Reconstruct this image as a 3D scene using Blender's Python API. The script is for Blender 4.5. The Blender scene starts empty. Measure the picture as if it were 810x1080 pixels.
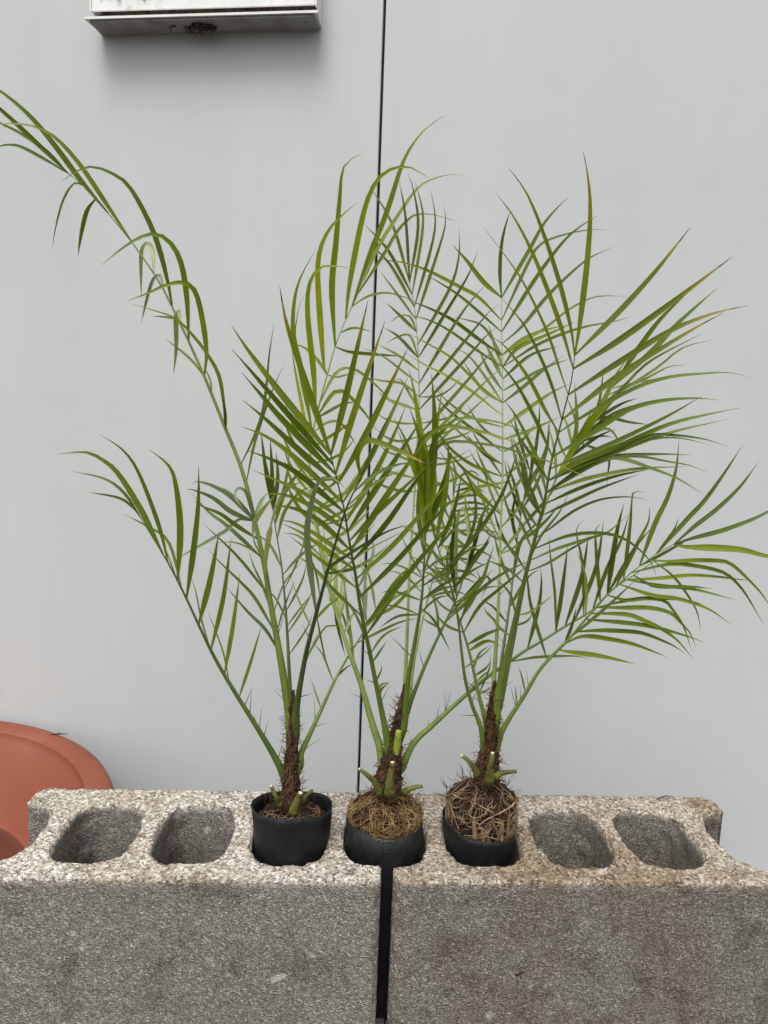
import bpy, bmesh, math, random
from mathutils import Vector, Matrix, noise
R = math.radians
random.seed(7)

# ------------------------------------------------------------------ camera, world, sun, exposure
T = 0.341                                  # height of the block tops above the ground
sc = bpy.context.scene
col = sc.collection
CAM = Vector((-0.0457177, -0.6415205, 0.4504862 + T))
PITCH, YAW, ROLL, FPX = 0.1441011, 0.0448461, 0.0371250, 770.0     # FPX: focal length in pixels of the 810 px wide photo
_f = Vector((math.sin(YAW)*math.cos(PITCH), math.cos(YAW)*math.cos(PITCH), -math.sin(PITCH)))
_r = Vector((math.cos(YAW), -math.sin(YAW), 0)); _u = _r.cross(_f)
_r, _u = _r*math.cos(ROLL) + _u*math.sin(ROLL), _u*math.cos(ROLL) - _r*math.sin(ROLL)
cd = bpy.data.cameras.new('camera'); cam = bpy.data.objects.new('camera', cd); col.objects.link(cam)
cd.sensor_fit = 'HORIZONTAL'; cd.sensor_width = 36; cd.lens = 36*FPX/810
cd.clip_start = 0.02; cd.clip_end = 500
M = Matrix((_r, _u, -_f)).transposed().to_4x4(); M.translation = CAM
cam.matrix_world = M
sc.camera = cam

SUN_EL, SUN_AZ = 62, 200                   # degrees; azimuth clockwise from +Y
w = bpy.data.worlds.new('World'); sc.world = w; w.use_nodes = True
nt = w.node_tree; nt.nodes.clear()
sky = nt.nodes.new('ShaderNodeTexSky'); sky.sky_type = 'NISHITA'; sky.sun_disc = False
sky.sun_elevation = R(SUN_EL); sky.sun_rotation = R(SUN_AZ); sky.air_density = 1.0; sky.dust_density = 6.0; sky.ozone_density = 1.0
hs = nt.nodes.new('ShaderNodeHueSaturation'); hs.inputs['Saturation'].default_value = 0.14
bg = nt.nodes.new('ShaderNodeBackground'); bg.inputs['Strength'].default_value = 0.14
wo = nt.nodes.new('ShaderNodeOutputWorld')
nt.links.new(sky.outputs[0], hs.inputs['Color']); nt.links.new(hs.outputs[0], bg.inputs[0]); nt.links.new(bg.outputs[0], wo.inputs[0])
sl = bpy.data.lights.new('sun', 'SUN'); sl.energy = 1.1; sl.angle = R(28); sl.color = (1, .97, .92)
so = bpy.data.objects.new('sun', sl); col.objects.link(so)
so.rotation_euler = (R(90-SUN_EL), 0, R(180-SUN_AZ))
so.location = (0, 0, 5)
vs = sc.view_settings; vs.view_transform = 'Standard'; vs.look = 'None'; vs.gamma = 1; vs.use_curve_mapping = False
vs.exposure = 0.55

def ray(u, v):
    return _f + _r*((u-405)/FPX) - _u*((v-540)/FPX)
def at(u, v, y):                            # the point seen at photo pixel (u, v) that stands at depth y
    d = ray(u, v); return CAM + d*((y-CAM.y)/d.y)

# ------------------------------------------------------------------ materials
def mat(name):
    m = bpy.data.materials.new(name); m.use_nodes = True
    n = m.node_tree.nodes; n.clear()
    b = n.new('ShaderNodeBsdfPrincipled'); o = n.new('ShaderNodeOutputMaterial')
    m.node_tree.links.new(b.outputs[0], o.inputs[0])
    return m, m.node_tree, b, o
def N(t, typ, **kw):
    n = t.nodes.new(typ)
    for k, v in kw.items():
        if k.startswith('i_'):
            key = k[2:]; key = int(key) if key.isdigit() else key.replace('_', ' ')
            n.inputs[key].default_value = v
        else: setattr(n, k, v)
    return n
def L(t, a, b): t.links.new(a, b)
def ramp(t, src, stops, interp='LINEAR'):
    r = t.nodes.new('ShaderNodeValToRGB'); r.color_ramp.interpolation = interp
    e = r.color_ramp.elements
    while len(e) > 1: e.remove(e[-1])
    for i, (p, c) in enumerate(stops):
        x = e[0] if i == 0 else e.new(p)
        x.position = p; x.color = (*c, 1) if len(c) == 3 else c
    L(t, src, r.inputs[0]); return r
def mix(t, fac, a, b, blend='MIX'):
    m = t.nodes.new('ShaderNodeMix'); m.data_type = 'RGBA'; m.blend_type = blend
    for s, v in ((m.inputs[0], fac), (m.inputs[6], a), (m.inputs[7], b)):
        if hasattr(v, 'links') or hasattr(v, 'is_linked'): L(t, v, s)
        elif isinstance(v, (int, float)): s.default_value = v
        else: s.default_value = (*v, 1)
    return m.outputs[2]
def grey(v): return (v, v, v)
def noise_n(t, co, scale, detail=3, rough=.55, dist=0):
    n = N(t, 'ShaderNodeTexNoise'); n.inputs['Scale'].default_value = scale; n.inputs['Detail'].default_value = detail
    n.inputs['Roughness'].default_value = rough; n.inputs['Distortion'].default_value = dist
    L(t, co, n.inputs['Vector']); return n.outputs['Fac']
def bump(t, h, strength, dist, b, prev=None):
    n = N(t, 'ShaderNodeBump'); n.inputs['Strength'].default_value = strength; n.inputs['Distance'].default_value = dist
    L(t, h, n.inputs['Height'])
    if prev: L(t, prev, n.inputs['Normal'])
    if b: L(t, n.outputs[0], b.inputs['Normal'])
    return n.outputs[0]

def m_concrete():
    m, t, b, o = mat('porous_concrete')
    tc = N(t, 'ShaderNodeTexCoord').outputs['Object']
    oi = N(t, 'ShaderNodeObjectInfo')
    off = N(t, 'ShaderNodeVectorMath', operation='MULTIPLY_ADD'); off.inputs[1].default_value = (3.1, 3.1, 3.1)
    L(t, oi.outputs['Random'], off.inputs[0]); L(t, tc, off.inputs[2]); co = off.outputs[0]
    v1 = N(t, 'ShaderNodeTexVoronoi'); v1.inputs['Scale'].default_value = 620; L(t, co, v1.inputs['Vector'])
    v2 = N(t, 'ShaderNodeTexVoronoi'); v2.inputs['Scale'].default_value = 1250; L(t, co, v2.inputs['Vector'])
    sep = N(t, 'ShaderNodeSeparateColor'); L(t, v1.outputs['Color'], sep.inputs[0])
    sep2 = N(t, 'ShaderNodeSeparateColor'); L(t, v2.outputs['Color'], sep2.inputs[0])
    blot = noise_n(t, co, 9, 5, .62)
    fine = noise_n(t, co, 60, 4, .7)
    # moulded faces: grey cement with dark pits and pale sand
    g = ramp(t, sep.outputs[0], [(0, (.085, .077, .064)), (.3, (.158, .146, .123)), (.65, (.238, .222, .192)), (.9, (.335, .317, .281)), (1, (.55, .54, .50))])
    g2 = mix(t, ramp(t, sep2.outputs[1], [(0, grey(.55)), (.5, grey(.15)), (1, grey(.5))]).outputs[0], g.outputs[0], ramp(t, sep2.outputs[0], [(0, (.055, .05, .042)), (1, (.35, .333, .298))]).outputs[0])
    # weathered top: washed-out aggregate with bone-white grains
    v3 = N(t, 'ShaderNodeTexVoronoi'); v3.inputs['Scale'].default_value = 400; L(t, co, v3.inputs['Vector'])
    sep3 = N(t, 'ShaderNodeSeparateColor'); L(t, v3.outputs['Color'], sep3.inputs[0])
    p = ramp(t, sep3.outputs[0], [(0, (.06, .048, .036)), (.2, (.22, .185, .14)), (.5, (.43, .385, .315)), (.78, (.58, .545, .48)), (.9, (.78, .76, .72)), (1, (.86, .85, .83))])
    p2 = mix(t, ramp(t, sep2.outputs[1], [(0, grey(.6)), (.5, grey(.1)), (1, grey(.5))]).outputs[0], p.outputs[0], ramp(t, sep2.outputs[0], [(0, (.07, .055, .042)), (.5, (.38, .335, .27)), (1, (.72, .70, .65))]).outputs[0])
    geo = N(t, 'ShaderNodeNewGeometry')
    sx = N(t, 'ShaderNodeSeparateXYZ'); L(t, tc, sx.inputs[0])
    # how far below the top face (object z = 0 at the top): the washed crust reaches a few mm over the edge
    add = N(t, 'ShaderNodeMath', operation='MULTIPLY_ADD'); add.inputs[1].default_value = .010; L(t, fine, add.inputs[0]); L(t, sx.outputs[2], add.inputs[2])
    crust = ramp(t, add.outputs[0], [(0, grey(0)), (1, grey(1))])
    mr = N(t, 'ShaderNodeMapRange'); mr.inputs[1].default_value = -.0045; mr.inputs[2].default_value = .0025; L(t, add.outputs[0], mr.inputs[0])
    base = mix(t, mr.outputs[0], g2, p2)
    # brown lichen and damp patches
    bl = ramp(t, blot, [(0, grey(0)), (.44, grey(0)), (.60, grey(.8)), (1, grey(.95))])
    sel = N(t, 'ShaderNodeMath', operation='MULTIPLY'); L(t, bl.outputs[0], sel.inputs[0])
    at_ = N(t, 'ShaderNodeAttribute'); at_.attribute_type = 'OBJECT'; at_.attribute_name = 'lichen'; L(t, at_.outputs['Fac'], sel.inputs[1])
    more = N(t, 'ShaderNodeMath', operation='MULTIPLY_ADD'); more.inputs[1].default_value = .8; more.inputs[2].default_value = -.38; L(t, at_.outputs['Fac'], more.inputs[0])
    tot = N(t, 'ShaderNodeMath', operation='ADD', use_clamp=True); L(t, sel.outputs[0], tot.inputs[0]); L(t, more.outputs[0], tot.inputs[1])
    wt = N(t, 'ShaderNodeMapRange'); wt.inputs[3].default_value = .5; wt.inputs[4].default_value = 1.0; L(t, mr.outputs[0], wt.inputs[0])
    sel2 = N(t, 'ShaderNodeMath', operation='MULTIPLY'); L(t, tot.outputs[0], sel2.inputs[0]); L(t, wt.outputs[0], sel2.inputs[1])
    base = mix(t, sel2.outputs[0], base, mix(t, 1.0, base, (.54, .46, .37), 'MULTIPLY'))
    dk = ramp(t, noise_n(t, co, 24, 4, .6, .6), [(0, grey(0)), (.53, grey(0)), (.70, grey(.6)), (1, grey(.75))])
    base = mix(t, dk.outputs[0], base, mix(t, 1.0, base, (.42, .38, .33), 'MULTIPLY'))
    wh = ramp(t, noise_n(t, co, 38, 2, .5, .3), [(0, grey(0)), (.70, grey(0)), (.75, grey(.6)), (1, grey(.8))])
    base = mix(t, wh.outputs[0], base, (.55, .54, .52))
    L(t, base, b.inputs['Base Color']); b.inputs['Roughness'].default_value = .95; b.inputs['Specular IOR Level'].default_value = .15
    n1 = bump(t, v1.outputs['Distance'], 1.0, .0013, None)
    bump(t, noise_n(t, co, 1100, 2), .7, .0008, b, n1)
    return m

def m_simple(name, stops, scale, rough=.7, spec=.3, bscale=None, bstr=.3, bdist=.001, detail=4, coords='Object', trans=0):
    m, t, b, o = mat(name)
    tc = N(t, 'ShaderNodeTexCoord').outputs[coords]
    r = ramp(t, noise_n(t, tc, scale, detail, .6), stops); L(t, r.outputs[0], b.inputs['Base Color'])
    b.inputs['Roughness'].default_value = rough; b.inputs['Specular IOR Level'].default_value = spec
    if bscale: bump(t, noise_n(t, tc, bscale, 3), bstr, bdist, b)
    return m

def m_leaf(name, base, tipc, tip_from, trans=.34, rough=.46, sheen=None):
    """Leaf blade: UV v runs from foot (0) to tip (1), u across the blade."""
    m, t, b, o = mat(name)
    uv = N(t, 'ShaderNodeUVMap'); s = N(t, 'ShaderNodeSeparateXYZ'); L(t, uv.outputs[0], s.inputs[0])
    oi = N(t, 'ShaderNodeObjectInfo'); tc = N(t, 'ShaderNodeTexCoord').outputs['Object']
    # long veins
    wv = N(t, 'ShaderNodeMath', operation='MULTIPLY'); wv.inputs[1].default_value = 46; L(t, s.outputs[0], wv.inputs[0])
    sn = N(t, 'ShaderNodeMath', operation='SINE'); L(t, wv.outputs[0], sn.inputs[0])
    vein = N(t, 'ShaderNodeMapRange'); vein.inputs[1].default_value = -1; vein.inputs[3].default_value = .82; vein.inputs[4].default_value = 1.1; L(t, sn.outputs[0], vein.inputs[0])
    c0 = ramp(t, oi.outputs['Random'], [(0, tuple(x*.62 for x in base)), (.5, base), (1, (base[0]*1.45, base[1]*1.22, base[2]*1.0))])
    c1 = mix(t, ramp(t, noise_n(t, tc, 55, 3), [(.35, grey(0)), (.7, grey(.5))]).outputs[0], c0.outputs[0], tuple(x*.7 for x in base))
    vm = N(t, 'ShaderNodeVectorMath', operation='SCALE'); L(t, c1, vm.inputs[0]); L(t, vein.outputs[0], vm.inputs['Scale'])
    nz = N(t, 'ShaderNodeMath', operation='MULTIPLY_ADD'); nz.inputs[1].default_value = .16; L(t, noise_n(t, tc, 40, 2), nz.inputs[0]); L(t, s.outputs[1], nz.inputs[2])
    tp = ramp(t, nz.outputs[0], [(0, grey(0)), (tip_from, grey(0)), (min(.99, tip_from+.22), grey(.85)), (1, grey(1))])
    c2 = mix(t, tp.outputs[0], vm.outputs[0], tipc)
    bt = ramp(t, nz.outputs[0], [(0, grey(0)), (.992, grey(0)), (1.0, grey(1))])
    fin = mix(t, bt.outputs[0], c2, (.06, .045, .03)) if tip_from < .9 else c2
    L(t, fin, b.inputs['Base Color'])
    b.inputs['Roughness'].default_value = rough; b.inputs['Specular IOR Level'].default_value = .28
    tr = N(t, 'ShaderNodeBsdfTranslucent')
    L(t, mix(t, 1.0, fin, (1.5, 1.45, .55), 'MULTIPLY'), tr.inputs['Color'])
    ms = N(t, 'ShaderNodeMixShader'); ms.inputs[0].default_value = trans
    L(t, b.outputs[0], ms.inputs[1]); L(t, tr.outputs[0], ms.inputs[2]); L(t, ms.outputs[0], o.inputs[0])
    bump(t, sn.outputs[0], .12, .0004, b)
    return m

MT = {}
MT['concrete'] = m_concrete()
MT['leaf_g'] = m_leaf('leaf_green', (.130, .190, .012), (.16, .18, .02), .93)
MT['leaf_y'] = m_leaf('leaf_green_golden_tip', (.145, .185, .006), (.30, .23, .015), .76)
MT['leaf_d'] = m_leaf('leaf_deep_green', (.075, .120, .010), (.12, .14, .02), .93, .25)
MT['leaf_b'] = m_leaf('leaf_yellow_green', (.22, .285, .010), (.24, .26, .03), .9, .42)  # yellow-green brightened in the base colour for back-lit leaflets
MT['leaf_s'] = m_leaf('leaf_pale_underside', (.235, .315, .160), (.22, .27, .11), .95, .25, .36)  # sky sheen on the bent leaves, painted as a pale base colour
MT['leaf_k'] = m_leaf('leaf_thin_back', (.130, .180, .028), (.17, .18, .04), .93, .35, .5)
MT['leaf_p'] = m_leaf('leaf_lit_through', (.30, .37, .12), (.36, .36, .14), .85, .4)  # light shining through the leaflets, painted as a pale base colour
MT['petiole'] = m_simple('petiole_green', [(.3, (.075, .118, .012)), (.7, (.135, .190, .022))], 30, .45, .4, 160, .15, .0006)
MT['petiole_pale'] = m_simple('petiole_pale_green', [(.3, (.125, .185, .035)), (.7, (.21, .275, .06))], 30, .45, .4, 160, .15, .0006)
MT['petiole_dark'] = m_simple('petiole_dark_green', [(.3, (.040, .072, .012)), (.7, (.085, .125, .022))], 30, .45, .4, 160, .15, .0006)
MT['sheath'] = m_simple('young_sheath', [(.3, (.16, .22, .02)), (.6, (.28, .34, .04)), (.8, (.12, .09, .03))], 70, .5, .35, 200, .3, .0006)
MT['stub'] = m_simple('cut_petiole_olive', [(.34, (.045, .033, .015)), (.46, (.085, .085, .018)), (.60, (.14, .145, .03)), (.72, (.075, .045, .022))], 120, .6, .3, 200, .3, .0006)
MT['cut'] = m_simple('fresh_cut_pith', [(.35, (.40, .36, .24)), (.7, (.72, .70, .58))], 500, .8, .2)
MT['stem'] = m_simple('fibrous_bark', [(.25, (.012, .007, .004)), (.5, (.050, .026, .014)), (.66, (.115, .065, .034)), (.8, (.07, .065, .02))], 110, .95, .1, 420, .9, .002)
MT['fiber'] = m_simple('dry_fiber', [(.3, (.045, .028, .016)), (.7, (.16, .10, .055))], 60, .95, .1)
MT['soil'] = m_simple('dark_soil', [(.3, (.006, .004, .003)), (.55, (.028, .017, .011)), (.72, (.075, .045, .026))], 330, .95, .1, 420, 1.0, .003)
MT['root_tan'] = m_simple('tan_root', [(.3, (.12, .068, .026)), (.6, (.30, .195, .085)), (.8, (.50, .40, .24))], 90, .85, .2)
MT['root_pale'] = m_simple('pale_root', [(.3, (.14, .085, .045)), (.6, (.33, .235, .14)), (.8, (.50, .40, .27))], 90, .85, .2)
MT['root_thick'] = m_simple('thick_brown_root', [(.3, (.10, .050, .022)), (.6, (.24, .150, .075)), (.8, (.40, .30, .18))], 120, .85, .2, 300, .4, .001)
MT['clay'] = None

def m_pot():
    m, t, b, o = mat('black_nursery_plastic')
    tc = N(t, 'ShaderNodeTexCoord').outputs['Object']; s = N(t, 'ShaderNodeSeparateXYZ'); L(t, tc, s.inputs[0])
    dust = noise_n(t, tc, 45, 5, .7, .4)
    r = ramp(t, dust, [(.3, (.004, .0045, .005)), (.6, (.009, .0095, .010)), (.8, (.034, .032, .030))])
    L(t, r.outputs[0], b.inputs['Base Color'])
    rr = ramp(t, dust, [(.3, grey(.48)), (.7, grey(.72))]); L(t, rr.outputs[0], b.inputs['Roughness'])
    b.inputs['Specular IOR Level'].default_value = .3
    k = N(t, 'ShaderNodeMath', operation='MULTIPLY'); k.inputs[1].default_value = 1700; L(t, s.outputs[2], k.inputs[0])
    sn = N(t, 'ShaderNodeMath', operation='SINE'); L(t, k.outputs[0], sn.inputs[0])
    n1 = bump(t, sn.outputs[0], .10, .0005, None)
    cm = N(t, 'ShaderNodeMapping'); cm.inputs['Scale'].default_value = (130, 130, 40); L(t, tc, cm.inputs[0])
    bump(t, noise_n(t, cm.outputs[0], 1, 4, .6, .8), .8, .0022, b, n1)
    return m
MT['pot'] = m_pot()
def m_clay():
    m, t, b, o = mat('terracotta_plastic')
    tc = N(t, 'ShaderNodeTexCoord').outputs['Object']
    d = noise_n(t, tc, 5, 5, .65)
    r = ramp(t, d, [(.3, (.165, .044, .023)), (.6, (.200, .056, .030)), (.8, (.235, .080, .050))]); base = r.outputs[0]
    sp = ramp(t, noise_n(t, tc, 260, 2), [(.70, grey(0)), (.80, grey(.35))])
    base = mix(t, sp.outputs[0], base, (.42, .23, .18))
    sz = N(t, 'ShaderNodeSeparateXYZ'); L(t, tc, sz.inputs[0])       # darker from the bowl's floor level down
    fl = N(t, 'ShaderNodeMapRange'); fl.inputs[1].default_value = T-.293; fl.inputs[2].default_value = T-.2965; L(t, sz.outputs[2], fl.inputs[0])
    base = mix(t, fl.outputs[0], base, mix(t, 1.0, base, (.42, .36, .34), 'MULTIPLY'))
    L(t, base, b.inputs['Base Color']); b.inputs['Roughness'].default_value = .55; b.inputs['Specular IOR Level'].default_value = .35
    bump(t, noise_n(t, tc, 350, 2), .12, .0006, b); return m
MT['clay'] = m_clay()
def m_wall():
    m, t, b, o = mat('painted_metal_panel')
    tc = N(t, 'ShaderNodeTexCoord').outputs['Object']
    mp = N(t, 'ShaderNodeMapping'); mp.inputs['Scale'].default_value = (1, 1, .35); L(t, tc, mp.inputs[0])
    c = ramp(t, noise_n(t, mp.outputs[0], 4, 5, .6), [(.3, (.448, .468, .472)), (.7, (.485, .500, .500))]).outputs[0]
    sp = ramp(t, noise_n(t, tc, 130, 2, .5), [(.73, grey(0)), (.79, grey(.4))])
    c = mix(t, sp.outputs[0], c, (.30, .29, .26))
    sk = N(t, 'ShaderNodeMapping'); sk.inputs['Scale'].default_value = (21, 21, 1.3); L(t, tc, sk.inputs[0])
    sf = ramp(t, noise_n(t, sk.outputs[0], 1, 4, .6), [(.55, grey(0)), (.85, grey(.07))])
    c = mix(t, sf.outputs[0], c, (.36, .36, .34))
    du = ramp(t, noise_n(t, tc, 16, 5, .7), [(.5, grey(0)), (.75, grey(.14))])
    c = mix(t, du.outputs[0], c, (.37, .36, .33))
    L(t, c, b.inputs['Base Color']); b.inputs['Roughness'].default_value = .62; b.inputs['Specular IOR Level'].default_value = .25
    st = N(t, 'ShaderNodeMapping'); st.inputs['Scale'].default_value = (130, 130, 420); L(t, tc, st.inputs[0])
    n1 = bump(t, noise_n(t, st.outputs[0], 1, 2), .10, .0008, None)
    bump(t, noise_n(t, tc, 3.0, 2), .08, .006, b, n1); return m
MT['wall'] = m_wall()
MT['seam'] = m_simple('seam_gasket', [(.3, (.012, .012, .013)), (.7, (.03, .03, .03))], 20, .7, .2)
MT['vent'] = m_simple('vent_white_paint', [(.3, (.62, .62, .60)), (.62, (.72, .72, .70)), (.8, (.40, .37, .32))], 22, .5, .3)
MT['under_shade'] = m_simple('vent_underside_shade', [(.3, (.20, .19, .175)), (.6, (.30, .295, .28)), (.8, (.12, .10, .075))], 30, .8, .2)  # shade under the vent put into the grey, with brown grime
MT['dirt'] = m_simple('vent_grime', [(.3, (.03, .022, .016)), (.7, (.14, .10, .07))], 120, .95, .1, 300, .6, .002)
MT['ground'] = m_simple('yard_concrete', [(.3, (.06, .058, .055)), (.7, (.11, .105, .10))], 6, .95, .15, 120, .5, .003)
MT['twig'] = m_simple('twig_brown', [(.3, (.03, .02, .012)), (.7, (.10, .07, .04))], 60, .9, .1)

# ------------------------------------------------------------------ mesh helpers
def obj(name, verts, faces, m, parent=None, origin=(0, 0, 0), smooth=True, uvs=None):
    o3 = Vector(origin)
    me = bpy.data.meshes.new(name); me.from_pydata([tuple(Vector(v)-o3) for v in verts], [], faces)
    if uvs is not None:
        ul = me.uv_layers.new(name='UVMap')
        for lp in me.loops: ul.data[lp.index].uv = uvs[lp.vertex_index]
    if smooth: me.polygons.foreach_set('use_smooth', [True]*len(me.polygons))
    if m: me.materials.append(m)
    o = bpy.data.objects.new(name, me); col.objects.link(o)
    if parent: o.parent = parent
    else: o.location = o3
    return o
def empty(name, loc):
    o = bpy.data.objects.new(name, None); o.location = loc; o.empty_display_size = .02; col.objects.link(o); return o
def tag(o, label=None, cat=None, group=None, kind=None):
    for k, v in (('label', label), ('category', cat), ('group', group), ('kind', kind)):
        if v: o[k] = v
    return o
def catmull(pts, n):
    """Smooth polyline through pts, n samples evenly spread along it."""
    P = [Vector(p) for p in pts]
    if len(P) == 2:
        return [P[0].lerp(P[1], i/(n-1)) for i in range(n)]
    Q = [P[0]*2-P[1]] + P + [P[-1]*2-P[-2]]
    dense = []
    for i in range(len(P)-1):
        a, b, c, d = Q[i:i+4]
        for k in range(12):
            s = k/12
            dense.append(.5*((2*b)+(c-a)*s+(2*a-5*b+4*c-d)*s*s+(3*b-a-3*c+d)*s**3))
    dense.append(P[-1])
    cum = [0]
    for i in range(1, len(dense)): cum.append(cum[-1]+(dense[i]-dense[i-1]).length)
    out = []; j = 0
    for i in range(n):
        t = cum[-1]*i/(n-1)
        while j < len(cum)-2 and cum[j+1] < t: j += 1
        seg = cum[j+1]-cum[j]
        out.append(dense[j].lerp(dense[j+1], (t-cum[j])/seg if seg else 0))
    return out
def tube(V, F, path, rad, sides=6, flat=1.0, cap=True, wob=0):
    """Append a tube along path; rad: radius per point. flat squeezes the section front to back."""
    n = len(path); b0 = len(V); up = Vector((.13, -.9, .4)).normalized()
    for i, p in enumerate(path):
        tg = (path[min(i+1, n-1)]-path[max(i-1, 0)])
        tg = tg.normalized() if tg.length > 1e-9 else Vector((0, 0, 1))
        s = tg.cross(up)
        if s.length < 1e-4: s = Vector((1, 0, 0))
        s.normalize(); q = s.cross(tg)
        for k in range(sides):
            a = 2*math.pi*k/sides; r = rad[i]*(1+(random.uniform(-wob, wob) if wob else 0))
            V.append(p + s*(math.cos(a)*r) + q*(math.sin(a)*r*flat))
    for i in range(n-1):
        for k in range(sides):
            a = b0+i*sides+k; c = b0+i*sides+(k+1) % sides
            F.append((a, c, c+sides, a+sides))
    if cap:
        F.append(tuple(b0+k for k in reversed(range(sides)))); e = b0+(n-1)*sides
        F.append(tuple(e+k for k in range(sides)))
def lathe(profile, segs, fn=None, close=False):
    V, F = [], []
    for j, (r, z) in enumerate(profile):
        for k in range(segs):
            a = 2*math.pi*k/segs; v = Vector((r*math.cos(a), r*math.sin(a), z))
            V.append(fn(v, j, a) if fn else v)
    for j in range(len(profile)-1):
        for k in range(segs):
            a = j*segs+k; b = j*segs+(k+1) % segs
            F.append((a, b, b+segs, a+segs))
    return V, F
def box_mesh(x0, x1, y0, y1, z0, z1):
    V = [(x, y, z) for z in (z0, z1) for y in (y0, y1) for x in (x0, x1)]
    F = [(0, 2, 3, 1), (4, 5, 7, 6), (0, 1, 5, 4), (2, 6, 7, 3), (0, 4, 6, 2), (1, 3, 7, 5)]
    return V, F
def bevel(o, wd, seg=2):
    md = o.modifiers.new('bevel', 'BEVEL'); md.width = wd; md.segments = seg; md.limit_method = 'ANGLE'; return o

# ------------------------------------------------------------------ the setting: ground and wall
V, F = box_mesh(-30, 30, -30, 30, -.2, 0)
g = obj('ground', V, F, MT['ground'], smooth=False); tag(g, kind='structure')

W_YAW = math.atan(.155)                     # the wall stands a few degrees askew behind the blocks
def wall_y(x): return .738 - .155*(x+.78)
seam0 = Vector((-.018, wall_y(-.018), 0))
wall = empty('panel_wall', seam0); wall.rotation_euler.z = -W_YAW
tag(wall, 'pale grey painted metal panel wall with one dark vertical seam', 'wall')
WX = Vector((math.cos(W_YAW), -math.sin(W_YAW), 0)); WN = Vector((-math.sin(W_YAW), -math.cos(W_YAW), 0))
for x0, x1 in ((-2.6, -.0022), (.0022, 2.6)):
    V, F = box_mesh(x0, x1, 0, .04, .004, 2.9)
    p = obj('panel', V, F, MT['wall'], wall, smooth=False); bevel(p, .0016, 2)
V, F = box_mesh(-.03, .03, .012+.03, .06, .006, 2.89)
obj('seam_backing', V, F, MT['seam'], wall, smooth=False)
V, F = box_mesh(-.0021, .0021, .010, .0418, .006, 2.89)
obj('seam_gasket', V, F, MT['seam'], wall, smooth=False)

def on_wall(u, v):                          # where the sight line of a photo pixel meets the wall
    d = ray(u, v); t = (seam0-CAM).dot(WN)/d.dot(WN); return CAM+d*t
# ventilation cover fixed to the wall
a, b = on_wall(107, 36), on_wall(339, 30)
vl = (b-a).dot(WX)
vent = empty('vent_cover', a); vent.rotation_euler = (0, -math.asin((b.z-a.z)/(b-a).length), -W_YAW)
tag(vent, 'white dirty ventilation cover on the wall above the palms', 'vent')
d_ = ray(215, 16.5); m_ = (a+b)/2; q_ = CAM+d_*((m_.z-CAM.z)/d_.z); D = (q_-seam0).dot(WN)-.010   # how far it stands off the wall
def part(name, x0, x1, y0, y1, z0, z1, m, par, bv=.0015):
    V, F = box_mesh(x0, x1, y0, y1, z0, z1); o = obj(name, V, F, m, par, smooth=False)
    if bv: bevel(o, bv)
    return o
part('back_plate', .004, vl-.004, -.006, -.001, .004, .30, MT['dirt'], vent)
# bottom flange: slopes outward a little, with turned-up ends
V = [(-.004, -D-.010, .000), (vl+.004, -D-.010, .000), (vl, -.001, .001), (0, -.001, .001),
     (-.004, -D-.010, .0035), (vl+.004, -D-.010, .0035), (vl, -.001, .0155), (0, -.001, .0155)]
obj('bottom_flange', V, [(0, 3, 2, 1), (4, 5, 6, 7), (0, 1, 5, 4), (1, 2, 6, 5), (2, 3, 7, 6), (3, 0, 4, 7)], MT['vent'], vent, smooth=False)
part('underside_shade_sheet', .002, vl-.002, -D-.006, -.002, -.0035, -.0008, MT['under_shade'], vent, .0006)  # thin sheet added below the flange to carry the underside's painted shade
part('side_plate', 0, .003, -D, -.001, .016, .30, MT['vent'], vent, .0008)
part('side_plate', vl-.003, vl, -D, -.001, .016, .30, MT['vent'], vent, .0008)
part('top_plate', -.008, vl+.008, -D-.01, -.001, .3005, .304, MT['vent'], vent, .0008)
part('lower_rail', .0035, vl-.0035, -D+.001, -D+.004, .0165, .034, MT['vent'], vent, .0008)
for k in range(7):
    z = .047+k*.034
    V = [(.004, -D+.004, z), (vl-.004, -D+.004, z), (vl-.004, -.012, z+.026), (.004, -.012, z+.026)]
    V += [(x, y+.0006, z2+.0022) for x, y, z2 in V]
    obj('slat', V, [(0, 1, 2, 3), (7, 6, 5, 4), (0, 4, 5, 1), (1, 5, 6, 2), (2, 6, 7, 3), (3, 7, 4, 0)], MT['vent'], vent, smooth=False)
for k in range(9):
    x = .02+k*(vl-.04)/8
    part('grille_bar', x-.001, x+.001, -D-.0012, -D+.0005, .034, .30, MT['vent'], vent, 0)
# grime: clumps of dust and old nest fibres hanging from the flange and the rail
V, F = [], []
for k in range(90):
    x = random.gauss(.48*vl, .014) if k < 40 else random.uniform(.01, vl-.02)
    z = -.004 if k < 40 else random.uniform(.033, .044); y = random.uniform(-D+.004, -.02) if k < 40 else -D+.002
    if k < 40: z = -.0045
    P = [Vector((x, y, z))]
    for j in range(4): P.append(P[-1]+Vector((random.gauss(0, .004), random.gauss(0, .003), random.uniform(-.004, .001) if k < 40 else random.gauss(.001, .002))))
    tube(V, F, P, [.0011, .0013, .001, .0008, .0004], 4)
tag(obj('grime', V, F, MT['dirt'], vent), kind='stuff')

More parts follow.
